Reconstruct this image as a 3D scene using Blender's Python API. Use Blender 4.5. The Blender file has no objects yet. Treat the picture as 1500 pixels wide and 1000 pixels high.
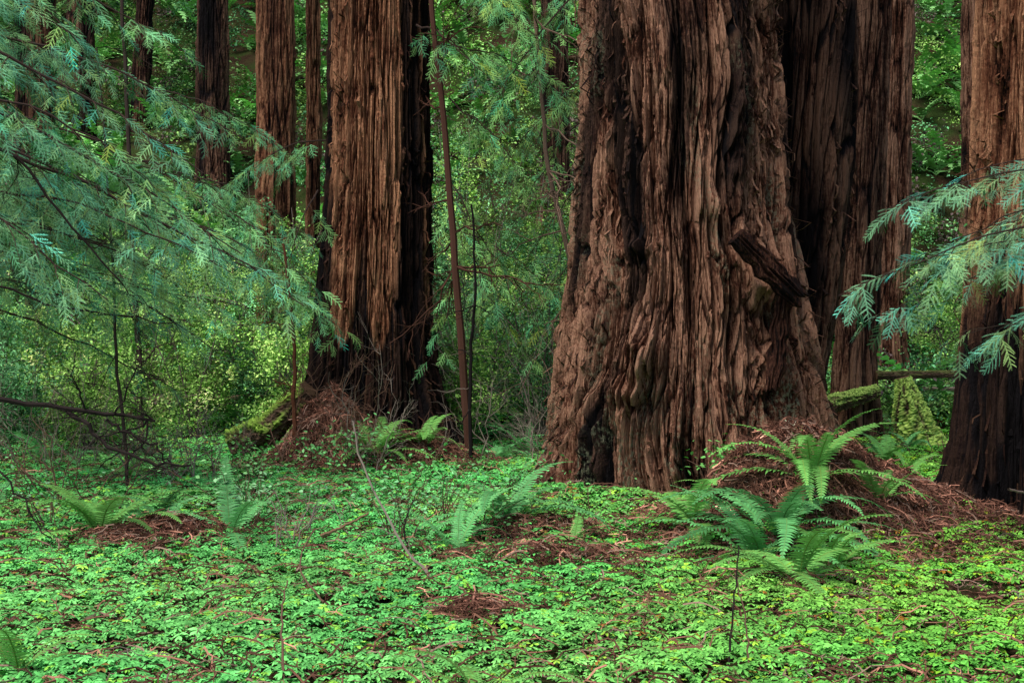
import bpy, math, time
import numpy as np
T0=time.time()
rng=np.random.default_rng(7)
scene=bpy.context.scene

# ---------------------------------------------------------------- noise
_pr=np.random.default_rng(11)
_perm=_pr.permutation(256); _perm=np.concatenate([_perm,_perm,_perm])
_g=_pr.normal(size=(256,3)); _g/=np.linalg.norm(_g,axis=1)[:,None]
_rv=_pr.uniform(size=(256,4))
def perlin(x,y,z):
    x=np.asarray(x,float);y=np.asarray(y,float);z=np.asarray(z,float)
    x,y,z=np.broadcast_arrays(x,y,z)
    xi=np.floor(x).astype(int);yi=np.floor(y).astype(int);zi=np.floor(z).astype(int)
    xf=x-xi;yf=y-yi;zf=z-zi
    xi&=255;yi&=255;zi&=255
    u=xf*xf*xf*(xf*(xf*6-15)+10);v=yf*yf*yf*(yf*(yf*6-15)+10);w=zf*zf*zf*(zf*(zf*6-15)+10)
    def gr(a,b,c):
        h=_perm[_perm[_perm[(xi+a)]+yi+b]+zi+c]
        g=_g[h]
        return g[...,0]*(xf-a)+g[...,1]*(yf-b)+g[...,2]*(zf-c)
    def L(a,b,t): return a+t*(b-a)
    return 1.5*L(L(L(gr(0,0,0),gr(1,0,0),u),L(gr(0,1,0),gr(1,1,0),u),v),
             L(L(gr(0,0,1),gr(1,0,1),u),L(gr(0,1,1),gr(1,1,1),u),v),w)
def worley(s,z,ns,seed):
    """cells in (s wrapped with period ns, z). returns edge distance F2-F1, and a random id per cell"""
    si=np.floor(s).astype(int); zi=np.floor(z).astype(int)
    f1=np.full(s.shape,9.);f2=np.full(s.shape,9.);cid=np.zeros(s.shape)
    for a in (-1,0,1):
        for b in (-1,0,1):
            cs=(si+a); cz=zi+b
            h=_perm[_perm[(cs%ns)&255]+((cz+seed*17)&255)]
            r=_rv[h]
            dx=cs+r[...,0]-s; dz=cz+r[...,1]-z; d=np.sqrt(dx*dx+dz*dz)
            m=d<f1
            f2=np.where(m,f1,np.minimum(f2,d)); cid=np.where(m,r[...,2],cid); f1=np.where(m,d,f1)
    return f2-f1,cid
def sstep(a,b,x):
    t=np.clip((x-a)/(b-a),0,1); return t*t*(3-2*t)

# ---------------------------------------------------------------- materials
def new_mat(name):
    m=bpy.data.materials.new(name); m.use_nodes=True
    nt=m.node_tree; nt.nodes.clear()
    out=nt.nodes.new('ShaderNodeOutputMaterial')
    return m,nt,out
def N(nt,t,**k):
    n=nt.nodes.new(t)
    for a,b in k.items(): setattr(n,a,b)
    return n
def leaf_mat(name,trans=0.3,rough=0.5,spec=0.35,gain=1.0):
    m,nt,out=new_mat(name)
    at=N(nt,'ShaderNodeAttribute',attribute_name='col')
    col=at.outputs['Color']
    if spec>0:
        p=N(nt,'ShaderNodeBsdfPrincipled'); p.inputs['Roughness'].default_value=rough
        p.inputs['Specular IOR Level'].default_value=spec
        nt.links.new(col,p.inputs['Base Color'])
    else:
        p=N(nt,'ShaderNodeBsdfDiffuse'); nt.links.new(col,p.inputs['Color'])
    if trans>0:
        tr=N(nt,'ShaderNodeBsdfTranslucent'); nt.links.new(col,tr.inputs['Color'])
        mx=N(nt,'ShaderNodeMixShader'); mx.inputs[0].default_value=trans
        nt.links.new(p.outputs[0],mx.inputs[1]); nt.links.new(tr.outputs[0],mx.inputs[2])
        nt.links.new(mx.outputs[0],out.inputs[0])
    else: nt.links.new(p.outputs[0],out.inputs[0])
    return m
def bark_mat(name,deep,mid,light):
    m,nt,out=new_mat(name)
    at=N(nt,'ShaderNodeAttribute',attribute_name='col')
    sep=N(nt,'ShaderNodeSeparateColor'); nt.links.new(at.outputs['Color'],sep.inputs[0])
    tc=N(nt,'ShaderNodeTexCoord'); mp=N(nt,'ShaderNodeMapping'); mp.inputs['Scale'].default_value=(52,52,2.4)
    wn=N(nt,'ShaderNodeTexNoise'); wn.inputs['Scale'].default_value=2.2; wn.inputs['Detail'].default_value=2
    nt.links.new(tc.outputs['Object'],wn.inputs['Vector'])
    ws=N(nt,'ShaderNodeVectorMath',operation='MULTIPLY_ADD'); ws.inputs[1].default_value=(.10,.10,.0)
    nt.links.new(wn.outputs['Color'],ws.inputs[0]); nt.links.new(tc.outputs['Object'],ws.inputs[2])
    nt.links.new(ws.outputs[0],mp.inputs[0])
    no=N(nt,'ShaderNodeTexNoise'); no.inputs['Scale'].default_value=1; no.inputs['Detail'].default_value=5; no.inputs['Roughness'].default_value=.7
    nt.links.new(mp.outputs[0],no.inputs['Vector'])
    n3=N(nt,'ShaderNodeTexNoise'); n3.inputs['Scale'].default_value=22; n3.inputs['Detail'].default_value=4; n3.inputs['Roughness'].default_value=.7
    nt.links.new(tc.outputs['Object'],n3.inputs['Vector'])
    def madd(src,k,c):
        a=N(nt,'ShaderNodeMath',operation='MULTIPLY_ADD'); a.inputs[1].default_value=k; a.inputs[2].default_value=c
        nt.links.new(src,a.inputs[0]); return a.outputs[0]
    def add(a,b):
        x=N(nt,'ShaderNodeMath',operation='ADD'); nt.links.new(a,x.inputs[0]); nt.links.new(b,x.inputs[1]); return x.outputs[0]
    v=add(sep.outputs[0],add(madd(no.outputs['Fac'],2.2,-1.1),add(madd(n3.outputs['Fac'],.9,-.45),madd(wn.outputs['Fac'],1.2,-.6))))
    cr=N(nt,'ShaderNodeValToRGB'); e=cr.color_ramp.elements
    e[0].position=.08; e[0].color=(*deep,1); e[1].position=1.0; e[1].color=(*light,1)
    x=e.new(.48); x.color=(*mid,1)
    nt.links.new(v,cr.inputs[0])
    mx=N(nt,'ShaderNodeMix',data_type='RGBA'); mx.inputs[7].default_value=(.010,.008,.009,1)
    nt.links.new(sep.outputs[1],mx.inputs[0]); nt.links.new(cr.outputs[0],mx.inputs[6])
    mx2=N(nt,'ShaderNodeMix',data_type='RGBA'); mx2.inputs[7].default_value=(.25,.25,.16,1)
    mr=N(nt,'ShaderNodeMapRange'); mr.inputs[1].default_value=.48; mr.inputs[2].default_value=.60; nt.links.new(n3.outputs['Fac'],mr.inputs[0])
    mm=N(nt,'ShaderNodeMath',operation='MULTIPLY'); nt.links.new(sep.outputs[2],mm.inputs[0]); nt.links.new(mr.outputs[0],mm.inputs[1])
    nt.links.new(mm.outputs[0],mx2.inputs[0]); nt.links.new(mx.outputs[2],mx2.inputs[6])
    p=N(nt,'ShaderNodeBsdfPrincipled'); p.inputs['Roughness'].default_value=.95; p.inputs['Specular IOR Level'].default_value=.06
    nt.links.new(mx2.outputs[2],p.inputs['Base Color'])
    bp=N(nt,'ShaderNodeBump'); bp.inputs['Strength'].default_value=1; bp.inputs['Distance'].default_value=.08
    nt.links.new(add(madd(no.outputs['Fac'],1,0),madd(n3.outputs['Fac'],.35,0)),bp.inputs['Height']); nt.links.new(bp.outputs[0],p.inputs['Normal'])
    nt.links.new(p.outputs[0],out.inputs[0])
    return m
def ground_mat():
    m,nt,out=new_mat('forest_soil')
    geo=N(nt,'ShaderNodeNewGeometry')
    no=N(nt,'ShaderNodeTexNoise'); no.inputs['Scale'].default_value=35; no.inputs['Detail'].default_value=6; no.inputs['Roughness'].default_value=.7
    n2=N(nt,'ShaderNodeTexNoise'); n2.inputs['Scale'].default_value=1.3; n2.inputs['Detail'].default_value=4
    nt.links.new(geo.outputs['Position'],no.inputs['Vector']); nt.links.new(geo.outputs['Position'],n2.inputs['Vector'])
    cr=N(nt,'ShaderNodeValToRGB'); e=cr.color_ramp.elements
    e[0].position=.3; e[0].color=(.012,.008,.005,1); e[1].position=.72; e[1].color=(.10,.06,.035,1)
    nt.links.new(no.outputs['Fac'],cr.inputs[0])
    cr2=N(nt,'ShaderNodeValToRGB'); e=cr2.color_ramp.elements
    e[0].position=.4; e[0].color=(0,0,0,1); e[1].position=.6; e[1].color=(.7,.7,.7,1)
    nt.links.new(n2.outputs['Fac'],cr2.inputs[0])
    mx=N(nt,'ShaderNodeMix',data_type='RGBA'); mx.inputs[7].default_value=(.03,.07,.015,1)
    nt.links.new(cr2.outputs[0],mx.inputs[0]); nt.links.new(cr.outputs[0],mx.inputs[6])
    p=N(nt,'ShaderNodeBsdfDiffuse')
    nt.links.new(mx.outputs[2],p.inputs['Color'])
    bp=N(nt,'ShaderNodeBump'); bp.inputs['Strength'].default_value=1; bp.inputs['Distance'].default_value=.04
    nt.links.new(no.outputs['Fac'],bp.inputs['Height']); nt.links.new(bp.outputs[0],p.inputs['Normal'])
    nt.links.new(p.outputs[0],out.inputs[0]); return m
M_leaf=leaf_mat('leaf',0,.5,0)
M_sorrel=leaf_mat('sorrel_leaf',0,.6,0)
M_fern=leaf_mat('fern_leaf',.25,.5,.15)
M_ffar=leaf_mat('hill_fern_leaf',0,.45,0)
M_needle=leaf_mat('redwood_needle',0,.5,0)
M_wood=leaf_mat('twig_wood',0,.85,0)
M_duff=leaf_mat('duff',0,.85,0)
M_bark=bark_mat('redwood_bark',(.007,.004,.003),(.125,.045,.026),(.50,.26,.165))
M_barkR=bark_mat('redwood_bark_orange',(.008,.004,.003),(.18,.062,.032),(.54,.26,.14))
M_ground=ground_mat()

# ---------------------------------------------------------------- geometry accumulator
class Geo:
    def __init__(s): s.V=[];s.F3=[];s.F4=[];s.C=[];s.n=0
    def add(s,V,C,F3=None,F4=None):
        V=np.asarray(V,float); C=np.asarray(C,float)
        if C.ndim==1: C=np.tile(C,(len(V),1))
        s.V.append(V); s.C.append(C)
        if F3 is not None and len(F3): s.F3.append(np.asarray(F3)+s.n)
        if F4 is not None and len(F4): s.F4.append(np.asarray(F4)+s.n)
        s.n+=len(V)
    def tile(s,proto,R,S,T,C,jit=0.0):
        V,F3,F4,sh=proto; K=len(T)
        if K==0: return
        W=np.einsum('kij,nj->kni',R,V)*np.asarray(S).reshape(K,1,1)+T[:,None,:]
        n=len(V); off=(np.arange(K)*n)[:,None,None]
        Cc=C[:,None,:]*sh[None,:,None]*np.ones((K,n,1))
        s.V.append(W.reshape(-1,3)); s.C.append(Cc.reshape(-1,3))
        if len(F3): s.F3.append((F3[None]+off).reshape(-1,3)+s.n)
        if len(F4): s.F4.append((F4[None]+off).reshape(-1,4)+s.n)
        s.n+=K*n
    def proto(s):
        V=np.concatenate(s.V); C=np.concatenate(s.C)
        F3=np.concatenate(s.F3) if s.F3 else np.zeros((0,3),int)
        F4=np.concatenate(s.F4) if s.F4 else np.zeros((0,4),int)
        return V,F3,F4,C[:,0]
    def build(s,name,mat,parent=None,smooth=False):
        V=np.concatenate(s.V).astype(np.float32); C=np.concatenate(s.C)
        F3=np.concatenate(s.F3) if s.F3 else np.zeros((0,3),int)
        F4=np.concatenate(s.F4) if s.F4 else np.zeros((0,4),int)
        me=bpy.data.meshes.new(name)
        me.vertices.add(len(V)); me.vertices.foreach_set('co',V.ravel())
        idx=np.concatenate([F3.ravel(),F4.ravel()]).astype(np.int32)
        me.loops.add(len(idx)); me.loops.foreach_set('vertex_index',idx)
        st=np.concatenate([np.arange(len(F3))*3,len(F3)*3+np.arange(len(F4))*4]).astype(np.int32)
        me.polygons.add(len(st)); me.polygons.foreach_set('loop_start',st)
        me.polygons.foreach_set('use_smooth',np.full(len(st),smooth))
        me.update(calc_edges=True)
        a=me.attributes.new('col','FLOAT_COLOR','POINT')
        a.data.foreach_set('color',np.hstack([np.clip(C,0,1),np.ones((len(C),1))]).astype(np.float32).ravel())
        me.materials.append(mat)
        ob=bpy.data.objects.new(name,me); scene.collection.objects.link(ob)
        if parent is not None: ob.parent=parent
        return ob
def rots(az,tilt,roll):
    az,tilt,roll=np.broadcast_arrays(np.asarray(az,float),np.asarray(tilt,float),np.asarray(roll,float))
    ca,sa=np.cos(az),np.sin(az);ct,st=np.cos(tilt),np.sin(tilt);cr,sr=np.cos(roll),np.sin(roll)
    z=np.zeros_like(ca);o=z+1
    Rz=np.stack([ca,-sa,z,sa,ca,z,z,z,o],-1).reshape(-1,3,3)
    Rx=np.stack([o,z,z,z,ct,-st,z,st,ct],-1).reshape(-1,3,3)
    Ry=np.stack([cr,z,sr,z,o,z,-sr,z,cr],-1).reshape(-1,3,3)
    return Rz@Rx@Ry
def frame(D,up):
    D=D/np.linalg.norm(D,axis=1)[:,None]
    X=np.cross(D,up); X/=np.linalg.norm(X,axis=1)[:,None]+1e-9
    Z=np.cross(X,D)
    return np.stack([X,D,Z],-1)
def tube(g,P,r,col,k=5):
    P=np.asarray(P,float); n=len(P); r=np.broadcast_to(r,(n,))
    Tn=np.gradient(P,axis=0); Tn/=np.linalg.norm(Tn,axis=1)[:,None]+1e-9
    ref=np.array([.3,.2,.93]) if abs(Tn[:,2]).mean()<.8 else np.array([1,.1,0])
    A=np.cross(Tn,ref); A/=np.linalg.norm(A,axis=1)[:,None]+1e-9; B=np.cross(Tn,A)
    th=np.linspace(0,2*np.pi,k,endpoint=False)
    V=P[:,None]+r[:,None,None]*(np.cos(th)[None,:,None]*A[:,None]+np.sin(th)[None,:,None]*B[:,None])
    i=np.arange(n-1)[:,None]*k; j=np.arange(k)[None]; j2=(j+1)%k
    F=np.stack([i+j,i+j2,i+k+j2,i+k+j],-1).reshape(-1,4)
    g.add(V.reshape(-1,3),col,F4=F)
def curve(p0,p1,n,sag=0,wob=0.0,rg=rng):
    t=np.linspace(0,1,n)[:,None]; p0=np.array(p0,float);p1=np.array(p1,float)
    P=p0+(p1-p0)*t; P[:,2]+=sag*4*t[:,0]*(1-t[:,0])
    if wob>0:
        w=np.cumsum(rg.normal(size=(n,3)),axis=0); w-=w[0]+(w[-1]-w[0])*t
        P+=w*wob
    return P

# ---------------------------------------------------------------- terrain
MOUNDS=[(2.15,11.7,.66,.75,.56),(2.9,11.9,.8,.8,.38),(-2.2,17.25,.55,.45,.75),(-1.2,17.3,.6,.45,.32),(-2.75,11.2,.45,.3,.10),
        (.25,10.2,.5,.3,.08),(4.4,12.2,1.2,.9,.16),(.1,11.4,.5,.35,.10),(.55,13.6,.5,.4,.1),(1.9,15.2,2.0,1.7,.10),(-.2,8.2,.2,.15,.05)]
def hz(x,y):
    x=np.asarray(x,float);y=np.asarray(y,float)
    s=y-23.5-1.2*perlin(x*.12,0.3,1.7)-0.12*np.abs(x)*(x<0)
    h=.74*(np.log1p(np.exp(np.clip(s/1.5,-30,30)))*1.5)
    h=np.where(s>40,.74*s,h)
    h=h+.05*perlin(x*.5,y*.5,3.1)+.03*perlin(x*1.7,y*1.7,9.1)
    h=h+sstep(24,30,y)*(.5*perlin(x*.35,y*.35,5.5)+.22*perlin(x*1.1,y*1.1,2.5))
    for mx,my,sx,sy,mh in MOUNDS:
        h=h+mh*np.exp(-(((x-mx)/sx)**2+((y-my)/sy)**2)**1.2)*(1+.35*perlin(x*3,y*3,mx)+.15*perlin(x*9,y*9,mx))
    return h
def mound_mask(x,y):
    m=np.zeros_like(x)
    for i,(mx,my,sx,sy,mh) in enumerate(MOUNDS):
        if i in (8,9,): continue
        w={6:.75,0:.85,1:.85,5:.3,7:.35,10:.6,4:.8}.get(i,1.0)
        m=np.maximum(m,w*np.exp(-(((x-mx)/(sx*1.0))**2+((y-my)/(sy*1.0))**2)**1.3))
    return m+.45*perlin(x*2.5,y*2.5,3.)*(m>.05)
def axis(segs):
    out=[segs[0][0]]
    for a,b,st in segs:
        out+=list(np.arange(a+st,b+st*.5,st))
    return np.array(out)
xs=axis([(-150,-30,10),(-30,-8,.8),(-8,8,.1),(8,30,.8),(30,150,10)])
ys=axis([(-60,0,6),(0,5,.5),(5,20,.1),(20,50,.4),(50,170,8)])
X,Y=np.meshgrid(xs,ys); Z=hz(X,Y); Z=np.minimum(Z,.74*60)
g=Geo(); nx=len(xs); ny=len(ys)
i=(np.arange(ny-1)*nx)[:,None]+np.arange(nx-1)[None]
F=np.stack([i,i+1,i+nx+1,i+nx],-1).reshape(-1,4)
g.add(np.stack([X.ravel(),Y.ravel(),Z.ravel()],-1),(1,1,1),F4=F)
g.build('ground',M_ground,smooth=True)

# ---------------------------------------------------------------- trunks
def trunk(cy,prof,ztop,nth,nz,fine_top,flute=.10,fluf=1.6,plate=.05,cw=.11,cl=.8,char_darkf=None,mossf=None,lumps=(),seed=0,butt=.12,mat=None,name='redwood_tree',twist=.18,wz=.5,chunk=None,nstrip=0):
    prof=np.array(prof,float); prof=prof[np.argsort(prof[:,0])]
    z=np.concatenate([np.linspace(prof[0,0]-.35,fine_top,nz),np.linspace(fine_top+.3,ztop,14)])
    xl=np.interp(z,prof[:,0],prof[:,1]); xr=np.interp(z,prof[:,0],prof[:,2])
    cx=(xl+xr)/2; R=(xr-xl)/2
    zt=prof[-1,0]; R=np.where(z>zt,R*np.clip(1-(z-zt)*.028,.15,1),R)
    u=np.linspace(-1,1,nth,endpoint=False); th=np.pi*(.5*u+.5*u**3)
    TH,ZZ=np.meshgrid(th,z); RR=np.broadcast_to(R[:,None],TH.shape)
    s=seed*7.31
    r0=R[len(R)//3]
    ck=np.zeros_like(TH)+.25 if chunk is None else chunk(ZZ,TH)
    ang=TH+twist*perlin(np.sin(TH)*1.2+s,np.cos(TH)*1.2,ZZ*.4)+.045*ck*perlin(np.sin(TH)*4+s,np.cos(TH)*4,ZZ*1.2)+.009*ck/max(r0,.3)*perlin(np.sin(TH)*r0*9+s,np.cos(TH)*r0*9,ZZ*5)
    px=np.sin(ang)*r0+s; py=np.cos(ang)*r0
    zw=ZZ+wz*perlin(px*3,py*3,ZZ*.4)*cl
    low=np.exp(-np.clip(ZZ,0,9)/.6)
    n1=max(8,int(2*np.pi*r0/cw)); n2=int(n1*2.7)
    e1,i1=worley(ang/(2*np.pi)*n1,zw/cl+s,n1,seed)
    e2,i2=worley(ang/(2*np.pi)*n2,zw/(cl*.5)+s,n2,seed+3)
    k1=sstep(0,.16,e1); k2=sstep(0,.25,e2)
    f3=1-2*np.abs(perlin(px*26,py*26+3,ZZ*1.2))
    f4=perlin(px*11,py*11+8,ZZ*7)
    fl=perlin(px*fluf,py*fluf,ZZ*.18+s)
    fm=np.abs(perlin(px*fluf*2.2,py*fluf*2.2,ZZ*.22+s+3)); fm=np.clip(fm/.20,0,1)**.6
    fn=np.abs(perlin(px*fluf*5,py*fluf*5,ZZ*.4+s+8)); fn=np.clip(fn/.17,0,1)**.7
    bt=perlin(np.sin(TH)*3.3+s,np.cos(TH)*3.3,.5+ZZ*.2)
    pl=plate*(.7+.45*ck)
    d=flute*(fl*1.0+.75*(fm-.75)+.45*(fn-.7))+pl*(.7*(k1-.8)+1.0*(i1-.5))+pl*.55*((k2-.7)*.8+(i2-.5)*1.2)+plate*.22*f3+pl*.12*f4+low*butt*bt*2
    x=cx[:,None]+(RR+d)*np.sin(TH)
    for (lx,lz,sx,sz,amp) in lumps:
        wgt=np.exp(-((x-lx)/sx)**2-((ZZ-lz)/sz)**2)*(np.cos(TH)>0)
        d=d+amp*wgt*(.6+.5*k1+.9*(i2-.3)+.8*perlin(px*6,py*6,ZZ*5))
    x=cx[:,None]+(RR+d)*np.sin(TH); y=cy-(RR+d)*np.cos(TH)
    cav=np.clip(.04+.34*fm*(.6+.4*fn)+.22*k1+.14*k2*k1+.30*(i1-.4)+.24*(i2-.4)+.12*f3+.2*fl,0,1)  # bark tone, with crevice shade painted in by depth
    char_shade=np.zeros_like(TH) if char_darkf is None else char_darkf(TH,ZZ,px,py)
    char_shade=char_shade+.65*(1-k1)*(.4+.6*(1-k2))+.6*(1-fm)*(1-fn)  # crack shading painted into the colour on top of the char
    mo=np.zeros_like(TH) if mossf is None else mossf(TH,ZZ,px,py)
    g=Geo(); n=len(z)
    ii=(np.arange(n-1)*nth)[:,None]; j=np.arange(nth)[None]; j2=(j+1)%nth
    F=np.stack([ii+j,ii+j2,ii+nth+j2,ii+nth+j],-1).reshape(-1,4)
    g.add(np.stack([x.ravel(),y.ravel(),ZZ.ravel()],-1),np.stack([cav.ravel(),np.clip(char_shade,0,1).ravel(),np.clip(mo,0,1).ravel()],-1),F4=F)
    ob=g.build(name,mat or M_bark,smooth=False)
    if nstrip:   # loose peeling strips of bark lying on the trunk
        rg=np.random.default_rng(seed+900); gs=Geo(); dz=z[1]-z[0]
        for k in range(nstrip):
            L=rg.uniform(.15,1.0)**1.2; m=max(6,int(L/.06)); rows=int(L/dz)
            i0=rg.integers(5,max(6,nz-rows-3)); rr=np.linspace(i0,i0+rows,m).astype(int)
            j0=rg.integers(int(nth*.12),int(nth*.88)); jj=(j0+np.cumsum(rg.normal(size=m))*.6*nth/600).astype(int)%nth
            P=np.stack([x[rr,jj],y[rr,jj],ZZ[rr,jj]],-1); nrm=np.stack([np.sin(TH[rr,jj]),-np.cos(TH[rr,jj]),0*rr],-1); tg=np.stack([np.cos(TH[rr,jj]),np.sin(TH[rr,jj]),0*rr],-1)
            rad=(P*nrm).sum(1); sm=np.convolve(np.pad(rad,2,'edge'),np.ones(5)/5,'valid'); P=P+nrm*(sm-rad)[:,None]
            t=np.linspace(0,1,m)[:,None]; w=rg.uniform(.005,.022)*(np.sin(np.pi*np.clip(t,.04,.96))**.4)*(1+.3*rg.normal(size=(m,1)))
            o=.006+rg.uniform(0,.04)*(t**2 if rg.uniform()<.5 else (1-t)**2)+.004*rg.normal(size=(m,1))
            A=P+nrm*o-tg*w; B=P+nrm*(o+w*.7); C_=P+nrm*o+tg*w
            V=np.stack([A,B,C_],1).reshape(-1,3); q=np.arange(m-1)[:,None]*3
            c0=float(char_shade[rr[m//2],jj[m//2]]); c1=min(1,max(c0*.85,rg.choice([0,0,0,.5])))
            gs.add(V,(rg.uniform(.35,.95),c1,0),F4=np.concatenate([q+np.array([[0,1,4,3]]),q+np.array([[1,2,5,4]])]))
        gs.build('bark_strips',mat or M_bark,parent=ob)
    return ob
def ch_big(TH,Z,px,py):
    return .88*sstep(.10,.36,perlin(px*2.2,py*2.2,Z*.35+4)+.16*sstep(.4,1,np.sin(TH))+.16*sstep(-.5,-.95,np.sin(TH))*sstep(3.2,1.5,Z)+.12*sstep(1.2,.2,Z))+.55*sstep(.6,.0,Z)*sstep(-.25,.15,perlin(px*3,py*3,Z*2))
def mo_big(TH,Z,px,py):
    return 1.0*sstep(1.6,.6,Z)*sstep(.0,.4,perlin(px*5,py*5,Z*1.3+9))*(np.abs(TH)<.9)+.6*sstep(.2,.45,perlin(px*4,py*4,Z*.8+2))
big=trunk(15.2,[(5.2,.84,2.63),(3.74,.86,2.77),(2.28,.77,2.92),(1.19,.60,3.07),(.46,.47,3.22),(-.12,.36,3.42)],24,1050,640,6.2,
   flute=.21,fluf=1.9,plate=.085,cw=.10,cl=1.0,char_darkf=ch_big,mossf=mo_big,seed=1,butt=.20,twist=.26,nstrip=900,
   chunk=lambda Z,TH:.15+.75*sstep(3.0,1.6,Z+.5*np.sin(TH*3)),
   lumps=[(1.35,1.45,.17,.28,.20),(1.15,1.0,.2,.3,.12),(1.3,2.5,.12,.10,.16),(1.95,2.9,.10,.14,.18),(1.7,2.4,.07,.3,.13),(2.05,2.2,.06,.35,.12),(2.6,.9,.15,.7,.20),(2.45,2.2,.3,.3,.14),(1.05,3.9,.08,1.0,.08),(2.2,3.7,.10,1.2,.12),(1.6,4.3,.08,1.1,.09),(.85,.5,.12,.6,.12),(1.6,.5,.1,.5,.13)])
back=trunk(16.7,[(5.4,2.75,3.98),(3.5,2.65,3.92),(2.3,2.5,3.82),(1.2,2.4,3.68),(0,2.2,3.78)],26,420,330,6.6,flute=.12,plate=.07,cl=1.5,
   char_darkf=lambda TH,Z,px,py:.78+.45*perlin(px*3,py*3,Z*.6),seed=2,nstrip=120)
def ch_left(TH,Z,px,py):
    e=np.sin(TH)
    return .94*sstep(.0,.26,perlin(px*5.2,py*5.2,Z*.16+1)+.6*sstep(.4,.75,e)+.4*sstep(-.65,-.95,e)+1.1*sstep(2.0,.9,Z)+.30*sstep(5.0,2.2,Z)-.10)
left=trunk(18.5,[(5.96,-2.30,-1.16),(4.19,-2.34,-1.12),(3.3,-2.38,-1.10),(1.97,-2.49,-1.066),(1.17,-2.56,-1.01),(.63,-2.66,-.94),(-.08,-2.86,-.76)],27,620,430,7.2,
   flute=.05,fluf=2.9,plate=.085,cw=.085,cl=1.6,char_darkf=ch_left,seed=3,mat=M_barkR,butt=.30,twist=.03,wz=.6,nstrip=260)
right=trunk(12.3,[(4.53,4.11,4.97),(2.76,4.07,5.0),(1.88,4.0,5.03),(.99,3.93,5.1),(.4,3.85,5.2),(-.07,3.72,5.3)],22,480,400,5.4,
   flute=.06,plate=.065,cw=.09,cl=1.4,char_darkf=lambda TH,Z,px,py:.93*sstep(2.6,1.3,Z+.9*perlin(px*3,py*3,Z*.4)),seed=4,mat=M_barkR,butt=.22,twist=.06,nstrip=200)
# farther redwoods  (x, y, radius, lean, darkness, mat)
far=[(-4.05,24.5,.30,-.02,.42,1),(-3.62,26.0,.10,0,.5,1),(4.98,20.6,.26,.25,.45,0),(6.35,24.0,.24,.15,.25,0),
     (-6.3,30,.28,.0,.68,0),(-9.5,28,.22,.0,.75,0),(-9.7,32.5,.13,.0,.8,0),(-8.6,33,.16,.3,.85,0),
     (.85,28,.24,.0,.75,0),(9.3,28.5,.25,.0,.4,0),(-7.6,23.0,.20,.0,.7,1),(-11.5,38,.3,0,.6,0)]
trees=[(big,1.75,15.2),(back,3.35,16.7),(left,-1.75,18.5),(right,4.5,12.3)]
for k,(fx,fy,fr,ln,darkv,mt) in enumerate(far):
    b=float(hz(fx,fy)); 
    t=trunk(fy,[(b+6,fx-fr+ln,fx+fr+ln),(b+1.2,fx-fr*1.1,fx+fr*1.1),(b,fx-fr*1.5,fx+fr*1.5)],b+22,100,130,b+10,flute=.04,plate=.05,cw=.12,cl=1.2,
       char_darkf=(lambda TH,Z,px,py,c=darkv:c+.5*perlin(px*3,py*3,Z*.3)),seed=10+k,mat=M_barkR if mt else M_bark,butt=.1,twist=.05)  # bark darkened by a set amount per tree, varied at random
print('trunks',time.time()-T0)

# ---------------------------------------------------------------- redwood sorrel
def sorrel_proto(seed):
    r=np.random.default_rng(seed); V=[];F=[]
    for k in range(3):
        a=k*2*math.pi/3+r.normal()*.08; dr=-.12+r.normal()*.12
        pts=np.array([[0,.02,0],[.46,.5,-.12],[.42,.93,-.2],[0,.70,.0],[-.42,.93,-.2],[-.46,.5,-.12]])
        pts[:,2]+=dr*pts[:,1]
        R=rots(a,0,0)[0]
        n=sum(len(v) for v in V); V.append(pts@R.T); F+= [[n,n+1,n+2,n+3],[n,n+3,n+4,n+5]]
    V=np.concatenate(V); sh=np.tile([.6,1.0,1.15,.8,1.15,1.0],3)
    return V,np.zeros((0,3),int),np.array(F),sh
def inside_trunk(x,y):
    m=np.zeros(len(x),bool)
    for cx,cy,r in [(1.85,15.2,1.35),(3.1,16.7,.8),(-1.8,18.5,.85),(4.5,12.3,.7)]:
        m|=((x-cx)**2+(y-cy)**2)<r*r
    return m
g=Geo()
protos=[sorrel_proto(s) for s in range(5)]
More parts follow.
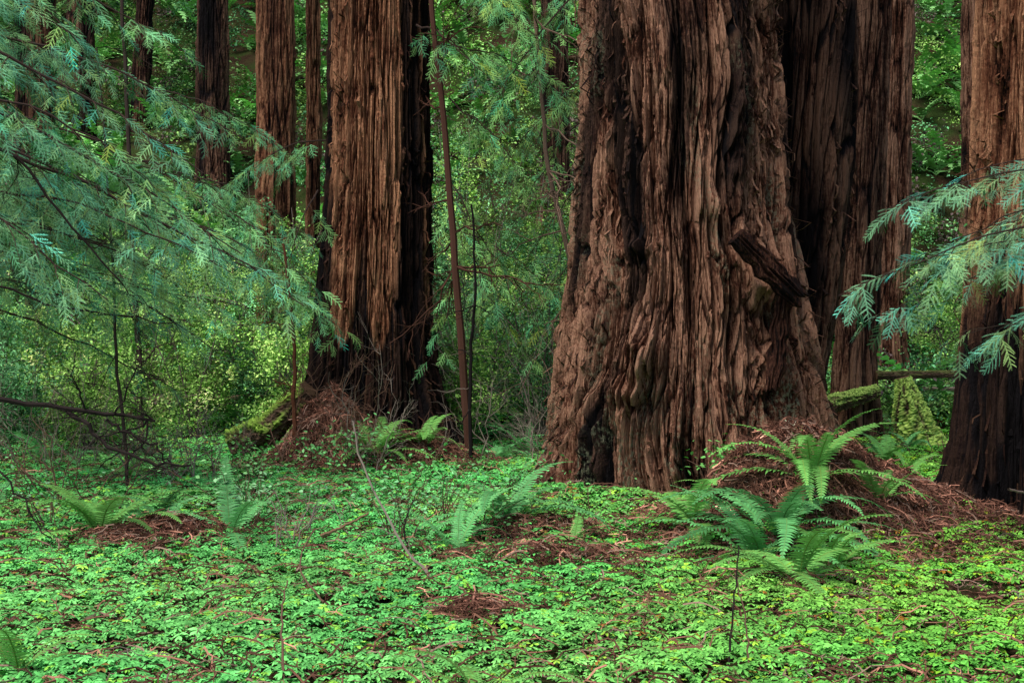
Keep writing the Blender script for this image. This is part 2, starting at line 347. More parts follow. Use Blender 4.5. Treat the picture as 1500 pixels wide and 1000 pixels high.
for (y0,y1,dens,size) in [(5.2,9,780,.033),(9,13,660,.035),(13,24,400,.044)]:
    A=(y1-y0)*(y1+y0)/2*1.0+2*(y1-y0); n=int(A*dens)
    y=np.sqrt(rng.uniform(y0**2,y1**2,n)); x=rng.uniform(-1,1,n)*(.46*y+.9)
    big_n=perlin(x*.9,y*.9,4.2)+.7*perlin(x*3.3,y*3.3,1.2)+.35*perlin(x*9,y*9,5.)
    leftness=sstep(2.0,-1.5,x)*sstep(6.5,8.5,y)
    thr=-.50-.65*leftness+.2*sstep(1,4,x)
    mm=mound_mask(x,y)
    keep=(big_n>thr+rng.normal(size=n)*.15)&(rng.uniform(size=n)>mm*1.2)&~inside_trunk(x,y)
    keep&=~((y>17.5)&(rng.uniform(size=n)<.25))
    x=x[keep];y=y[keep];n=len(x)
    hgt=.05+.06*perlin(x*2.1,y*2.1,7.7)+.03*perlin(x*7,y*7,7.7)+rng.uniform(-.022,.024,n)
    T=np.stack([x,y,hz(x,y)+np.clip(hgt,.012,.2)],-1)
    R=rots(rng.uniform(0,6.28,n),rng.normal(size=n)*.20+.08,rng.normal(size=n)*.20)
    S=size*np.exp(rng.normal(size=n)*.25)
    v=np.exp(rng.normal(size=n)*.25)*(1+.3*perlin(x*.8,y*.8,2.2)+.25*perlin(x*4,y*4,2.2))
    base=np.array([.155,.55,.135]); C=base[None]*v[:,None]
    yel=rng.uniform(size=n); C[yel<.07]*=[1.9,1.2,.6]; C[yel>.98]=[.28,.17,.05]
    C[:,0]*=1+.5*np.clip(perlin(x*.5,y*.5,8.2)+.5*sstep(-.5,3,x),-.5,1)
    C[:,2]*=1-.45*sstep(-1,3,x)
    pid=rng.integers(0,5,n)
    for k in range(5):
        q=pid==k; g.tile(protos[k],R[q],S[q],T[q],C[q])
g.build('redwood_sorrel',M_sorrel)
print('sorrel',g.n,time.time()-T0)

# ---------------------------------------------------------------- ferns
def frond(g,base,az,L,n,W,elev,curl,col,rg,k=4):
    m=n; t=np.linspace(0,1,m+1)
    e=elev-curl*t**1.2
    st=L/m
    hr=np.concatenate([[0],np.cumsum(np.cos(e[:-1])*st)]); vz=np.concatenate([[0],np.cumsum(np.sin(e[:-1])*st)])
    bend=rg.normal()*.25
    aa=az+bend*t
    P=np.stack([np.cos(aa)*hr,np.sin(aa)*hr,vz],-1)+base
    tube(g,P[::2] if m>12 else P,np.linspace(.004,.0015,len(P[::2] if m>12 else P))*1.2,col*[1.1,.7,.6],3)
    Tn=np.gradient(P,axis=0); Tn/=np.linalg.norm(Tn,axis=1)[:,None]
    side=np.stack([-np.sin(aa),np.cos(aa),0*aa],-1)
    up=np.cross(Tn,side)*1.0; up*=np.sign(up[:,2:3]+1e-6)
    s0=max(2,int(m*.12)); idx=np.arange(s0,m+1)
    tt=t[idx]; w=W*np.clip(np.minimum((tt-.02)/.22,1),.2,1)*np.clip(1-tt,0.02,1)**.55
    for sg in (-1,1):
        D=side[idx]*sg*.95+Tn[idx]*.32+up[idx]*(.12+rg.normal(size=(len(idx),1))*.08)
        D/=np.linalg.norm(D,axis=1)[:,None]
        bw=st*.45*Tn[idx]; p=P[idx]
        dz=np.array([0,0,-1.])
        wv=(w*(1+rg.normal(size=len(idx))*.05))[:,None]
        V=np.stack([p-bw,p+bw*1.1,p+D*wv*.55+bw*.75+dz*wv*.04,p+D*wv*.55-bw*.75+dz*wv*.04,p+D*wv+dz*wv*.2+bw*.3],1)
        q=np.arange(len(idx))[:,None]*5
        C=np.tile(col,(len(idx)*5,1))*np.tile([.75,.8,1.05,1.0,1.15],len(idx))[:,None]*np.repeat(1+rg.normal(size=len(idx))*.08,5)[:,None]
        g.add(V.reshape(-1,3),C,F3=q+np.array([[3,2,4]]),F4=q+np.array([[0,1,2,3]]))
def fern(g,x,y,L,nf,rg,col=(.07,.22,.09),n=30,z=None,azr=None,lo=.35,hi=1.25):
    b=np.array([x,y,float(hz(x,y)) if z is None else z])
    for i in range(nf):
        az=(i/nf*2*math.pi+rg.normal()*.3) if azr is None else rg.uniform(*azr)
        l=L*rg.uniform(.75,1.1); c=np.array(col)*np.exp(rg.normal()*.18)
        frond(g,b+[rg.normal()*.03,rg.normal()*.03,.0],az,l,n,l*rg.uniform(.13,.16),rg.uniform(lo,hi),rg.uniform(1.0,1.9),c,rg)
FERNS=[(2.0,10.75,1.1,20,40),(1.85,9.35,.85,18,36),(2.35,11.2,1.0,18,36),(1.75,10.3,.85,14,34),(2.75,12.9,.85,13,30),(1.45,11.2,.85,12,30),(2.25,10.0,.7,12,30),(2.9,11.3,.7,10,28),(3.95,14.3,.6,11,24),(-3.25,11.3,.95,15,34),(-2.2,11.2,.85,14,32),
 (-4.3,15.8,.8,10,26),(-1.6,16.9,.9,14,28),(-.05,11.6,.95,15,34),(-.45,10.7,.7,10,32),(.45,10.6,.6,10,28),(-2.35,6.75,.6,11,32),(-.15,6.55,.5,9,32),
 (2.0,13.2,.6,9,26),(-2.9,11.8,.7,9,28),(.15,12.4,.7,9,26),(-1.1,17.1,.75,11,24),(4.6,17.5,.9,11,24),(5.3,19.0,.6,8,22),
 (-3.6,19,.8,9,22),(-5.5,17,.9,11,22),(0.2,18.5,.8,11,22),(-2.4,18,.7,9,22),(-5,13.5,.8,9,26),(4.4,16,.6,8,22),(-.2,17.6,.8,10,22)]
for (x,y,L,nf,n) in FERNS:
    g=Geo(); col=(.14,.43,.14) if rng.uniform()<.6 else (.18,.45,.10)
    fern(g,x,y,L,nf,rng,col,n)
    if y<16:
        fern(g,x,y,L*.6,5,rng,(.13,.065,.03),n//2,lo=.0,hi=.4)
    g.build('sword_fern',M_fern)
# hillside ferns
g=Geo(); rp=[]
for s in range(6):
    q=Geo(); rg=np.random.default_rng(40+s)
    for i in range(10):
        l=rg.uniform(.55,.95)
        frond(q,np.zeros(3),i/10*6.283+rg.normal()*.2,l,10,l*.18,rg.uniform(.5,1.2),rg.uniform(.9,1.8),np.array([1.,1.,1.])*rg.uniform(.75,1.2),rg)
    rp.append(q.proto())
n=1300; y=rng.uniform(21,46,n); x=rng.uniform(-1,1,n)*(.42*y+1.5)
keep=(perlin(x*.35,y*.35,6.1)>-.25-.25*(x>5)); x=x[keep];y=y[keep];n=len(x)
T=np.stack([x,y,hz(x,y)],-1); R=rots(rng.uniform(0,6.28,n),rng.normal(size=n)*.12+.0,rng.normal(size=n)*.12); S=rng.uniform(.7,1.5,n)
C=np.array([.22,.48,.15])[None]*np.exp(rng.normal(size=n)*.35)[:,None]*np.where(rng.uniform(size=n)<.3,1.25,1)[:,None]
pid=rng.integers(0,6,n)
for k in range(6):
    q=pid==k; g.tile(rp[k],R[q],S[q],T[q],C[q])
g.build('hillside_ferns',M_ffar)
print('ferns',time.time()-T0)

# ---------------------------------------------------------------- leafy understory
def clump_proto(seed,n=128,leaf=.075):
    r=np.random.default_rng(seed)
    V=[];F=[];sh=[]
    nb=16
    for b in range(nb):
        a=r.uniform(0,6.28); e=r.uniform(-.1,1.3); Lb=r.uniform(.25,.6)
        d=np.array([math.cos(a)*math.cos(e),math.sin(a)*math.cos(e),math.sin(e)*.8])
        o=r.normal(size=3)*.12
        for i in range(n//nb):
            t=(i+1)/(n//nb); c=o+d*Lb*t+np.array([0,0,-.15*t*t])+r.normal(size=3)*.04
            az=r.uniform(0,6.28); R=rots(az,r.normal()*.5,r.normal()*.5)[0]
            l=leaf*r.uniform(.5,1.3)
            P=np.array([[0,0,0],[.32,.5,.06],[0,1,-.1],[-.32,.5,.06]])*l
            V.append(P@R.T+c); k=len(F)*4; F.append([k,k+1,k+2,k+3]); sh.append(np.full(4,r.uniform(.5,1.4)))
    return np.concatenate(V),np.zeros((0,3),int),np.array(F),np.concatenate(sh)
cp=[clump_proto(60+s) for s in range(6)]
g=Geo()
def scatter_clumps(g,n,x,y,z,S,C):
    R=rots(rng.uniform(0,6.28,n),rng.normal(size=n)*.2,rng.normal(size=n)*.2); T=np.stack([x,y,z],-1)
    pid=rng.integers(0,6,n)
    for k in range(6):
        q=pid==k; g.tile(cp[k],R[q],S[q],T[q],C[q])
n=4000; y=rng.uniform(21,47,n)**1; x=rng.uniform(-1,1,n)*(.42*y+1.5)
dn=perlin(x*.3,y*.3,12.1)+.5*perlin(x*.9,y*.9,3.1)
keep=dn>-.2-.4*rng.uniform(size=n); x=x[keep];y=y[keep];dn=dn[keep];n=len(x)
hue=perlin(x*.25,y*.25,20.)+rng.normal(size=n)*.3
A=np.array([.32,.54,.13]);B=np.array([.12,.33,.14])
w=sstep(-.5,.5,hue)[:,None]; C=(A*w+B*(1-w))*np.exp(rng.normal(size=n)*.45)[:,None]
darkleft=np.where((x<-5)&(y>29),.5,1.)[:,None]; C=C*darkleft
q=rng.uniform(size=n)<.18; C[q]=np.array([.17,.12,.11])
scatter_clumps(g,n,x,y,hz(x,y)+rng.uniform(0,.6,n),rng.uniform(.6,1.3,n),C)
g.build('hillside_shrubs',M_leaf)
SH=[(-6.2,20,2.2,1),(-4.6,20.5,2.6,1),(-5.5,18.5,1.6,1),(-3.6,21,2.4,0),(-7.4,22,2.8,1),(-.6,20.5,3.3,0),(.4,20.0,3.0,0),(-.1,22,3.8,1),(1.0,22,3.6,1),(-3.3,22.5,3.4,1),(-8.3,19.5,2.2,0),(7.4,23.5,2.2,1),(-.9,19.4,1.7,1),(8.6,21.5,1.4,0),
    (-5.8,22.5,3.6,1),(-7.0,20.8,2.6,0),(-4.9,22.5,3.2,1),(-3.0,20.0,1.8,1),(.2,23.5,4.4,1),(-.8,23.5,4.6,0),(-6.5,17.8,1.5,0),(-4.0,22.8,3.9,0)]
for (sx,sy,sh,yellowish) in SH:
    gl=Geo(); gw=Geo(); b=float(hz(sx,sy))
    nst=8; xs_=[];ys_=[];zs_=[]
    for i in range(nst):
        a=rng.uniform(0,6.28); e=np.array([sx+math.cos(a)*sh*.35,sy+math.sin(a)*sh*.35,b+sh*rng.uniform(.6,1)])
        P=curve((sx,sy,b-.05),e,9,sag=.1,wob=.03); tube(gw,P,np.linspace(.016,.004,9),(.15,.12,.10),4)
        for t in rng.uniform(.2,1,12):
            p=P[int(t*8)]; o=p+rng.normal(size=3)*[.28,.28,.2]
            tube(gw,curve(p,o,4,.04),[.007,.005,.004,.003],(.15,.12,.10),3)
            xs_.append(o[0]);ys_.append(o[1]);zs_.append(o[2])
    n=len(xs_); base=np.array([.30,.52,.12]) if yellowish else np.array([.13,.32,.13])  # leaves yellow-green on some shrubs, darker green on others
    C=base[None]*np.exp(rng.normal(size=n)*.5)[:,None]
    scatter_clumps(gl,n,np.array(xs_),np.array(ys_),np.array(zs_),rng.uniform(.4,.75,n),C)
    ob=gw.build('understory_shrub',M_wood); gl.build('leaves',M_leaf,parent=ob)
print('shrubs',time.time()-T0)

# ---------------------------------------------------------------- redwood boughs
def spray_proto(seed,sp,nw,tw=12):
    r=np.random.default_rng(seed); V=[];F=[];S=[]
    def needles(P0,D,L,nl,shade):
        nn=max(3,int(L/sp)); t=(np.arange(nn)+.5)/nn
        base=P0+D*L*t[:,None]; base[:,2]-=.25*L*t*t
        side=np.array([D[1],-D[0],0])
        for sg in (-1,1):
            l=nl*np.clip(np.minimum(t*5+.5,(1-t)*2.5+.35),0,1)
            d=side*sg*.85+D*.55
            a=base-D*nw*.5; b=base+D*nw*.5; c=base+d*l[:,None]+np.array([0,0,-.1])*l[:,None]+r.normal(size=(nn,3))*.001
            k=sum(len(v) for v in V); V.append(np.stack([a,b,c],1).reshape(-1,3))
            F.append((np.arange(nn)*3)[:,None]+np.array([[0,1,2]])+k); S.append(np.full(nn*3,shade))
    L=.34; Y=np.array([0,1.,0])
    needles(np.zeros(3),Y,L,.016,1.0)
    for i in range(tw):
        t=.06+.88*i/tw; sg=1 if i%2 else -1; a=sg*(.75+r.normal()*.12)
        D=np.array([math.sin(a),math.cos(a),r.normal()*.12]); D/=np.linalg.norm(D)
        p=np.array([0,L*t,-.25*L*t*t]); needles(p,D,(.15*(1-.55*t))*r.uniform(.7,1.2),.015,r.uniform(.7,1.35))
    return np.concatenate(V),np.concatenate(F),np.zeros((0,4),int),np.concatenate(S)
spN=[spray_proto(s,.0085,.0055) for s in range(5)]
spF=[spray_proto(s,.014,.010,10) for s in range(6)]
def bough(gw,SP,p0,p1,sag,side_len,nside,rad,rg,droop=.35,bare=.15,dens=1.0):
    n=16; P=curve(p0,p1,n,sag,.02,rg); tube(gw,P,np.linspace(rad,rad*.2,n),(.045,.03,.025),5)
    ax=(P[-1]-P[0]); Lb=np.linalg.norm(ax); ax/=Lb; hs=np.cross(ax,[0,0,1]); hs/=np.linalg.norm(hs)
    for i in range(nside):
        t=bare+(1-bare)*(i+rg.uniform(0,.8))/nside
        p=P[min(n-1,int(t*(n-1)))]
        sg=1 if i%2 else -1
        sl=side_len*(1-.55*t)*rg.uniform(.6,1.2)
        d=hs*sg*rg.uniform(.6,1)+ax*rg.uniform(.3,.8)+np.array([0,0,-droop*rg.uniform(.2,1.4)])
        d/=np.linalg.norm(d)
        q=curve(p,p+d*sl,7,.06*sl,.006,rg); tube(gw,q,np.linspace(rad*.3,.0015,7),(.05,.035,.025),3)
        m=max(2,int(sl/.085*dens)); h2=np.cross(d,[0,0,1]); h2/=np.linalg.norm(h2)
        for j in range(m):
            tt=.12+.88*(j+1)/m; pp=p+d*sl*tt; pp[2]+=.06*sl*4*tt*(1-tt)
            s2=1 if j%2 else -1
            dd=d*.8+h2*s2*(.75 if j<m-1 else 0)+np.array([0,0,-droop*.6])+rg.normal(size=3)*.13
            SP.append((pp,dd,rg.uniform(.55,1.0)*(1-.25*tt)))
    return P
def emit(g,SP,protos,col,rg,upj=.45,cj=.42):
    n=len(SP); T=np.array([s[0] for s in SP]);D=np.array([s[1] for s in SP]);S=np.array([s[2] for s in SP])
    up=np.array([0,-.45,1.])+rg.normal(size=(n,3))*upj; R=frame(D,up)
    C=np.array(col)[None]*np.exp(rg.normal(size=n)*cj-.08)[:,None]*(1+np.array([.25,.0,-.2])[None]*rg.normal(size=(n,1)))
    pid=rg.integers(0,len(protos),n)
    for k in range(len(protos)):
        q=pid==k; g.tile(protos[k],R[q],S[q],T[q],C[q])
BLUE=(.135,.315,.155); GRN=(.16,.36,.12)
def bough_tree(name,boughs,protos,col,parent=None,seed=5,**kw):
    gw=Geo(); SP=[]; rg=np.random.default_rng(len(boughs)*13+seed)
    for b in boughs: bough(gw,SP,*b,rg,**kw)
    ob=gw.build(name,M_wood,parent=parent)
    gl=Geo(); emit(gl,SP,protos,col,rg); gl.build('needle_sprays',M_needle,parent=ob)
    return ob
rb=np.random.default_rng(51)
def rnd_boughs(n,xa,xb,ya,yb,za,zb,Lx,drop,sl,ns):
    out=[]
    for i in range(n):
        y=rb.uniform(ya,yb); x0=rb.uniform(*xa)*y/12; x1=rb.uniform(*xb)*y/12; z0=1.7+(rb.uniform(za,zb)-1.7)*y/12
        out.append(((x0,y+rb.normal()*.4,z0+drop*rb.uniform(.6,1.2)),(x1,y+rb.normal()*.5,z0),rb.uniform(.1,.3),sl*rb.uniform(.8,1.15),ns,.018))
    return out
LB=[((-6.2,12.5,4.7),(-2.6,12.0,3.0),.25,1.0,24,.025),((-6.0,11.5,3.9),(-2.2,11.6,2.3),.3,1.0,24,.025),
    ((-6.0,13.0,3.6),(-1.9,13.0,1.9),.35,1.0,26,.025),((-5.8,10.5,3.3),(-2.9,10.2,1.9),.2,.9,22,.02),
    ((-6.5,14.5,4.9),(-2.7,14.3,3.6),.25,1.0,22,.022),((-6.5,14.0,2.9),(-3.0,14.2,1.5),.25,.9,22,.022),
    ((-6.5,12,5.2),(-3.6,12.2,4.1),.2,.9,18,.02)]
LB+=rnd_boughs(9,(-6,-5),(-3.4,-1.9),11,15,1.9,3.4,0,1.1,1.0,22)
LB+=rnd_boughs(9,(-6,-5),(-3.0,-2.0),13,16,1.5,2.5,0,.9,.9,22)
LB+=rnd_boughs(6,(-6,-5),(-4.2,-2.6),13,16,3.3,4.4,0,.9,1.0,20)
bough_tree('redwood_bough',LB[:9],spF,BLUE,droop=.45,seed=3); bough_tree('redwood_bough',LB[9:],spF,(.125,.30,.125),droop=.5,seed=8)
LB2=[((-7.5,17.5,4.6),(-3.2,17.0,2.9),.3,1.1,18,.022),((-7.5,16.5,3.0),(-3.4,16.6,1.8),.2,1.0,18,.02),((-6.5,15.5,2.0),(-3.7,15.7,1.0),.2,.8,14,.018),
     ((-2.4,17.6,3.4),(-2.9,16.9,1.6),.1,.6,9,.01),((-1.2,17.9,5.5),(-.2,16.8,4.6),.15,.7,12,.014),((-3.6,17.4,3.2),(-2.2,16.8,2.0),.15,.8,18,.012),((-3.4,17.3,2.5),(-2.0,16.8,1.6),.12,.7,16,.012),
     ((-5.0,21,4.0),(-3.0,20.8,3.0),.2,1.0,16,.014),((-5.2,21,3.2),(-3.2,20.8,2.3),.2,1.0,16,.014),((-2.6,20.5,4.4),(-4.2,20.3,3.5),.2,1.0,14,.014),((-6.0,22,5.5),(-3.4,21.5,4.4),.2,1.0,14,.014)]
bough_tree('redwood_bough',LB2,spF,(.12,.30,.12),droop=.45)
MB=[((-1.15,18.6,6.4),(.5,17.6,5.1),.2,.8,16,.016),((.9,18.8,6.2),(-.4,18.0,4.2),.2,.9,16,.016),((1.1,19.5,5.2),(-.3,19.0,3.6),.2,.9,16,.016),
    ((-.8,18.0,4.6),(.3,17.6,3.3),.15,.7,13,.012),((-.8,18.2,3.6),(-.1,17.5,2.0),.1,.7,12,.01),((1.2,19.5,4.0),(.1,19.2,2.4),.15,.8,13,.012),
    ((1.2,20,6.6),(0,20.2,5.6),.15,.9,13,.014),((-.7,18.4,2.6),(.4,18.2,1.1),.1,.6,11,.01),((-.6,18.0,2.4),(-1.0,17.6,1.3),.05,.5,8,.008),
    ((-.9,18.6,5.4),(.8,18.4,4.6),.15,.8,14,.012),((1.0,19.4,4.6),(.0,18.8,3.0),.15,.8,14,.012),((.9,18.8,2.8),(.2,18.4,1.6),.1,.6,10,.01),
    ((-.9,18.2,6.2),(.2,17.4,5.6),.15,.8,14,.012),((-.9,18.6,3.0),(.5,18.4,2.2),.15,.8,12,.012)]
bough_tree('redwood_bough',MB,spF,GRN,droop=.6)
RB=[((5.6,10.2,3.2),(2.55,9.9,2.50),.12,.6,22,.014),((5.4,9.9,2.6),(2.25,9.8,1.92),.16,.65,24,.014),((5.2,10.1,2.9),(2.9,10.2,2.2),.12,.6,20,.012),
    ((5.4,10.3,2.3),(3.0,10.0,1.55),.10,.55,17,.012),((5.2,9.6,2.2),(3.3,9.5,1.7),.08,.5,14,.01),((5.0,10.2,2.75),(3.3,9.9,2.4),.08,.5,16,.01),((5.0,10.0,2.5),(2.7,9.7,2.15),.08,.55,18,.01),
    ((5.0,10.4,2.6),(2.6,10.4,1.75),.12,.55,18,.01),((4.8,10.3,3.1),(3.0,10.3,2.65),.08,.5,14,.01)]
bough_tree('bough',RB,spN,(.17,.38,.20),parent=right,droop=.45,bare=.1,dens=1.1)
cg_rg=np.random.default_rng(77)
for (t,cx,cy) in trees:
    gw=Geo(); X_=[];Y_=[];Z_=[]
    zt=24
    for i in range(7):
        a=cg_rg.uniform(0,6.28); z0=cg_rg.uniform(zt*.6,zt-3); Lr=cg_rg.uniform(1.5,2.6)
        e=np.array([cx+math.cos(a)*Lr,cy+math.sin(a)*Lr,z0-.6]); tube(gw,curve((cx,cy,z0),e,5,.3),[.07,.06,.045,.03,.01],(.05,.03,.025),4)
        for s in cg_rg.uniform(.35,1.05,2):
            X_.append(cx+(e[0]-cx)*s);Y_.append(cy+(e[1]-cy)*s);Z_.append(z0-.3)
    n=len(X_); ob=gw.build('limbs',M_wood,parent=t); gl=Geo()
    scatter_clumps(gl,n,np.array(X_),np.array(Y_),np.array(Z_),cg_rg.uniform(1.4,2.2,n),np.array([.05,.14,.06])[None]*np.ones((n,1)))
    gl.build('crown',M_leaf,parent=t)
print('boughs',time.time()-T0)

# ---------------------------------------------------------------- duff / litter
def strand_proto(seed):
    r=np.random.default_rng(seed); g=Geo()
    P=curve((0,-.5,0),(0,.5,0),7,.12,.04,r); tube(g,P,np.linspace(.020,.010,7),(1,1,1),3)
    for i in range(14):
        t=r.uniform(.1,1); p=P[int(t*6)]; sg=1 if i%2 else -1
        e=p+np.array([sg*.10,.08,r.normal()*.05]); w=np.array([.0,.014,0])
        g.add(np.array([p-w,p+w,e]),(1.1,1.1,1.1),F3=[[0,1,2]])
    return g.proto()
st=[strand_proto(s) for s in range(6)]
g=Geo()
n=23000; k=rng.choice([0,1,2,3,4,5,6,7,10],n,p=[.28,.24,.18,.10,.04,.02,.11,.02,.01]); M=np.array(MOUNDS)[k]
x=M[:,0]+rng.normal(size=n)*M[:,2]*.75; y=M[:,1]+rng.normal(size=n)*M[:,3]*.75
n2=10000; y2=rng.uniform(5.5,20,n2); x2=rng.uniform(-1,1,n2)*(.45*y2+.5); x=np.r_[x,x2];y=np.r_[y,y2]
ok=~inside_trunk(x,y); x=x[ok];y=y[ok];n=len(x)
zz=hz(x,y); ex=.05; gx=(hz(x+ex,y)-zz)/ex; gy=(hz(x,y+ex)-zz)/ex
T=np.stack([x,y,zz+rng.uniform(0,.07,n)],-1)
a=rng.uniform(0,6.28,n); D=np.stack([np.cos(a),np.sin(a),gx*np.cos(a)+gy*np.sin(a)+rng.normal(size=n)*.35],-1)
R=frame(D,np.array([0,0,1.])+rng.normal(size=(n,3))*.4); S=rng.uniform(.08,.34,n)
C=np.array([.135,.062,.042])[None]*np.exp(rng.normal(size=n)*.7)[:,None]; C[rng.uniform(size=n)<.10]=[.30,.19,.14]
pid=rng.integers(0,6,n)
for q_ in range(6):
    q=pid==q_; g.tile(st[q_],R[q],S[q],T[q],C[q])
g.build('redwood_litter',M_duff)

# ---------------------------------------------------------------- twigs, sticks, saplings
def twig(g,p,d,L,r,depth,rg,col,wob=.02,grav=0.):
    n=8; d=np.array(d,float);d/=np.linalg.norm(d); e=np.array(p)+d*L; e[2]-=grav*L
    P=curve(p,e,n,.05*L*rg.normal(),wob*L,rg); tube(g,P,np.linspace(r,r*.35,n),col,4 if r>.006 else 3)
    if depth>0:
        for i in range(rg.integers(3,6)):
            t=rg.uniform(.2,.95); q=P[int(t*(n-1))]; dd=d+rg.normal(size=3)*.65
            twig(g,q,dd,L*rg.uniform(.3,.6),r*.5,depth-1,rg,col,wob,grav)
WG=(.20,.16,.13); WD=(.03,.022,.02); WB=(.14,.08,.055)
def sapling(pts,r,col,name='sapling',br=8,Lb=.6):
    g=Geo(); pts=np.array(pts,float); t=np.linspace(0,1,len(pts)); tt=np.linspace(0,1,20)
    P=np.stack([np.interp(tt,t,pts[:,i]) for i in range(3)],-1); P+=np.cumsum(rng.normal(size=P.shape),0)*.010
    tube(g,P,np.linspace(r,r*.5,20),col,7)
    for i in range(br):
        q=P[rng.integers(4,20)]; twig(g,q,rng.normal(size=3)*[1,1,.5],Lb*rng.uniform(.5,1.2),r*.3,2,rng,col,.03,.1)
    return g.build(name,M_wood)
sapling([(-.5,17.4,-.1),(-.58,17.4,1.5),(-.72,17.5,3.4),(-.95,17.6,5.2),(-1.1,17.7,7.5)],.055,(.075,.035,.025),br=14,Lb=1.0)
sapling([(-.5,17.0,-.1),(-.48,17.0,1.2),(-.40,17.0,2.2),(-.46,17.0,3.1)],.025,(.015,.012,.012),br=6,Lb=.5)
sapling([(-2.6,17.0,.3),(-2.62,17.0,1.4),(-2.72,17.0,2.7)],.03,(.09,.035,.02),br=6)
sapling([(1.0,19.0,0),(.85,18.6,2.3),(.5,18.4,3.9),(.4,18.3,6)],.045,(.17,.11,.08),br=16,Lb=1.2)
sapling([(-3.9,14.5,0),(-4.0,14.5,2.0),(-4.2,14.5,4.5)],.02,(.05,.035,.03),br=10,Lb=.9)
sapling([(-5.2,20,0),(-5.3,20,2.0),(-5.5,20,6.5)],.05,(.05,.035,.03),br=10,Lb=.9)
g=Geo()
for pts,r in [([(-5.0,12.2,3.5),(-4.2,12.1,3.15),(-3.7,12.0,2.55),(-3.3,12,2.1)],.018),([(-5,11.5,1.25),(-4.1,11.5,1.12),(-3.3,11.5,1.0),(-2.9,11.6,.95)],.03),
              ([(-3.6,11.5,1.05),(-3.3,11.4,.8),(-2.9,11.3,.62),(-2.55,11.3,.6)],.02),([(-3.3,11.5,.95),(-2.9,11.5,.75),(-2.7,11.5,.55)],.014),
              ([(-4.3,10.5,1.1),(-3.7,10.4,.6),(-3.35,10.3,.15)],.012),([(-5.0,13,2.2),(-4.2,13,1.9),(-3.1,13,1.75)],.014)]:
    pts=np.array(pts); t=np.linspace(0,1,len(pts)); tt=np.linspace(0,1,16); P=np.stack([np.interp(tt,t,pts[:,i]) for i in range(3)],-1)
    P+=rng.normal(size=P.shape)*.012; tube(g,P,np.linspace(r,r*.4,16),WD,6)
    for i in range(9):
        twig(g,P[rng.integers(2,16)],rng.normal(size=3)*[1,.6,.8],rng.uniform(.25,.6),r*.3,2,rng,WD,.05)
g.build('dead_limb',M_wood)
for (bx,by,nb,h,c) in [(-3.7,15.5,22,.9,WG),(-2.6,16.3,14,.8,WB),(-5.2,16.5,22,1.2,WG),(-6.2,14.5,16,1.3,WB),(.2,17.5,12,1.0,WG),(-1.4,11.0,8,.45,WG),(5.2,18.2,10,.6,WB),(.9,18.8,20,2.0,WG),(-4.4,13.5,14,.9,WB),(-1.3,16.9,8,.7,WB),(-2.1,17.1,14,.9,WB),(-1.6,16.6,10,.9,WG),(.7,18.5,14,2.6,WG)]:
    g=Geo()
    for i in range(nb):
        x=bx+rng.normal()*.4;y=by+rng.normal()*.3
        twig(g,(x,y,float(hz(x,y))),rng.normal(size=3)*[.7,.5,.2]+[0,0,1],h*rng.uniform(.5,1.2),.007,2,rng,c,.04)
    g.build('bare_brush',M_wood)
def stick(pts,r,col,name='stick',br=2):
    g=Geo(); pts=np.array(pts,float); t=np.linspace(0,1,len(pts)); tt=np.linspace(0,1,18); P=np.stack([np.interp(tt,t,pts[:,i]) for i in range(3)],-1)
    P[1:-1]=(P[:-2]+P[1:-1]+P[2:])/3; P+=rng.normal(size=P.shape)*.004; tube(g,P,np.linspace(r,r*.5,18),col,5)
    for i in range(br): twig(g,P[rng.integers(3,17)],rng.normal(size=3)*[1,1,.6],.12,r*.4,1,rng,col,.05)
    return g.build(name,M_wood)
stick([(-1.05,6.6,.0),(-1.12,6.9,.12),(-1.2,7.4,.25),(-1.22,7.7,.33)],.008,WB)
stick([(-1.05,8.3,.06),(-1.2,8.5,.14),(-1.35,8.9,.22),(-1.30,9.2,.38),(-1.2,9.2,.42)],.007,WB)
stick([(-1.45,10.8,.12),(-1.3,10.8,.18),(-1.1,10.9,.28)],.016,(.20,.12,.07))
stick([(-.5,9.3,.05),(-.72,9.8,.15),(-.95,10.3,.4),(-1.15,10.6,.75),(-1.2,10.7,1.0)],.010,WG,br=6)
stick([(1.05,6.9,.0),(1.08,6.95,.3),(1.12,7.0,.62)],.007,WD); stick([(1.15,6.8,.0),(1.14,6.9,.25),(1.10,7.0,.5)],.006,WB)
stick([(-.75,10.4,.0),(-.8,10.4,.25),(-.72,10.5,.45)],.008,WD,br=6)
stick([(3.7,10.6,.5),(4.0,10.8,.42),(4.4,10.9,.2)],.010,(.22,.15,.12),br=4)
g=Geo()   # small fallen twigs over the sorrel
for i in range(60):
    y=rng.uniform(6.3,15); x=rng.uniform(-.42,.42)*y; 
    if inside_trunk(np.array([x]),np.array([y]))[0]: continue
    a=rng.uniform(0,6.28); twig(g,(x,y,float(hz(x,y))+rng.uniform(.06,.11)),(math.cos(a),math.sin(a),rng.normal()*.12),rng.uniform(.12,.5),.004,1,rng,WG if rng.uniform()<.5 else WB,.06)
g.build('fallen_twigs',M_wood)
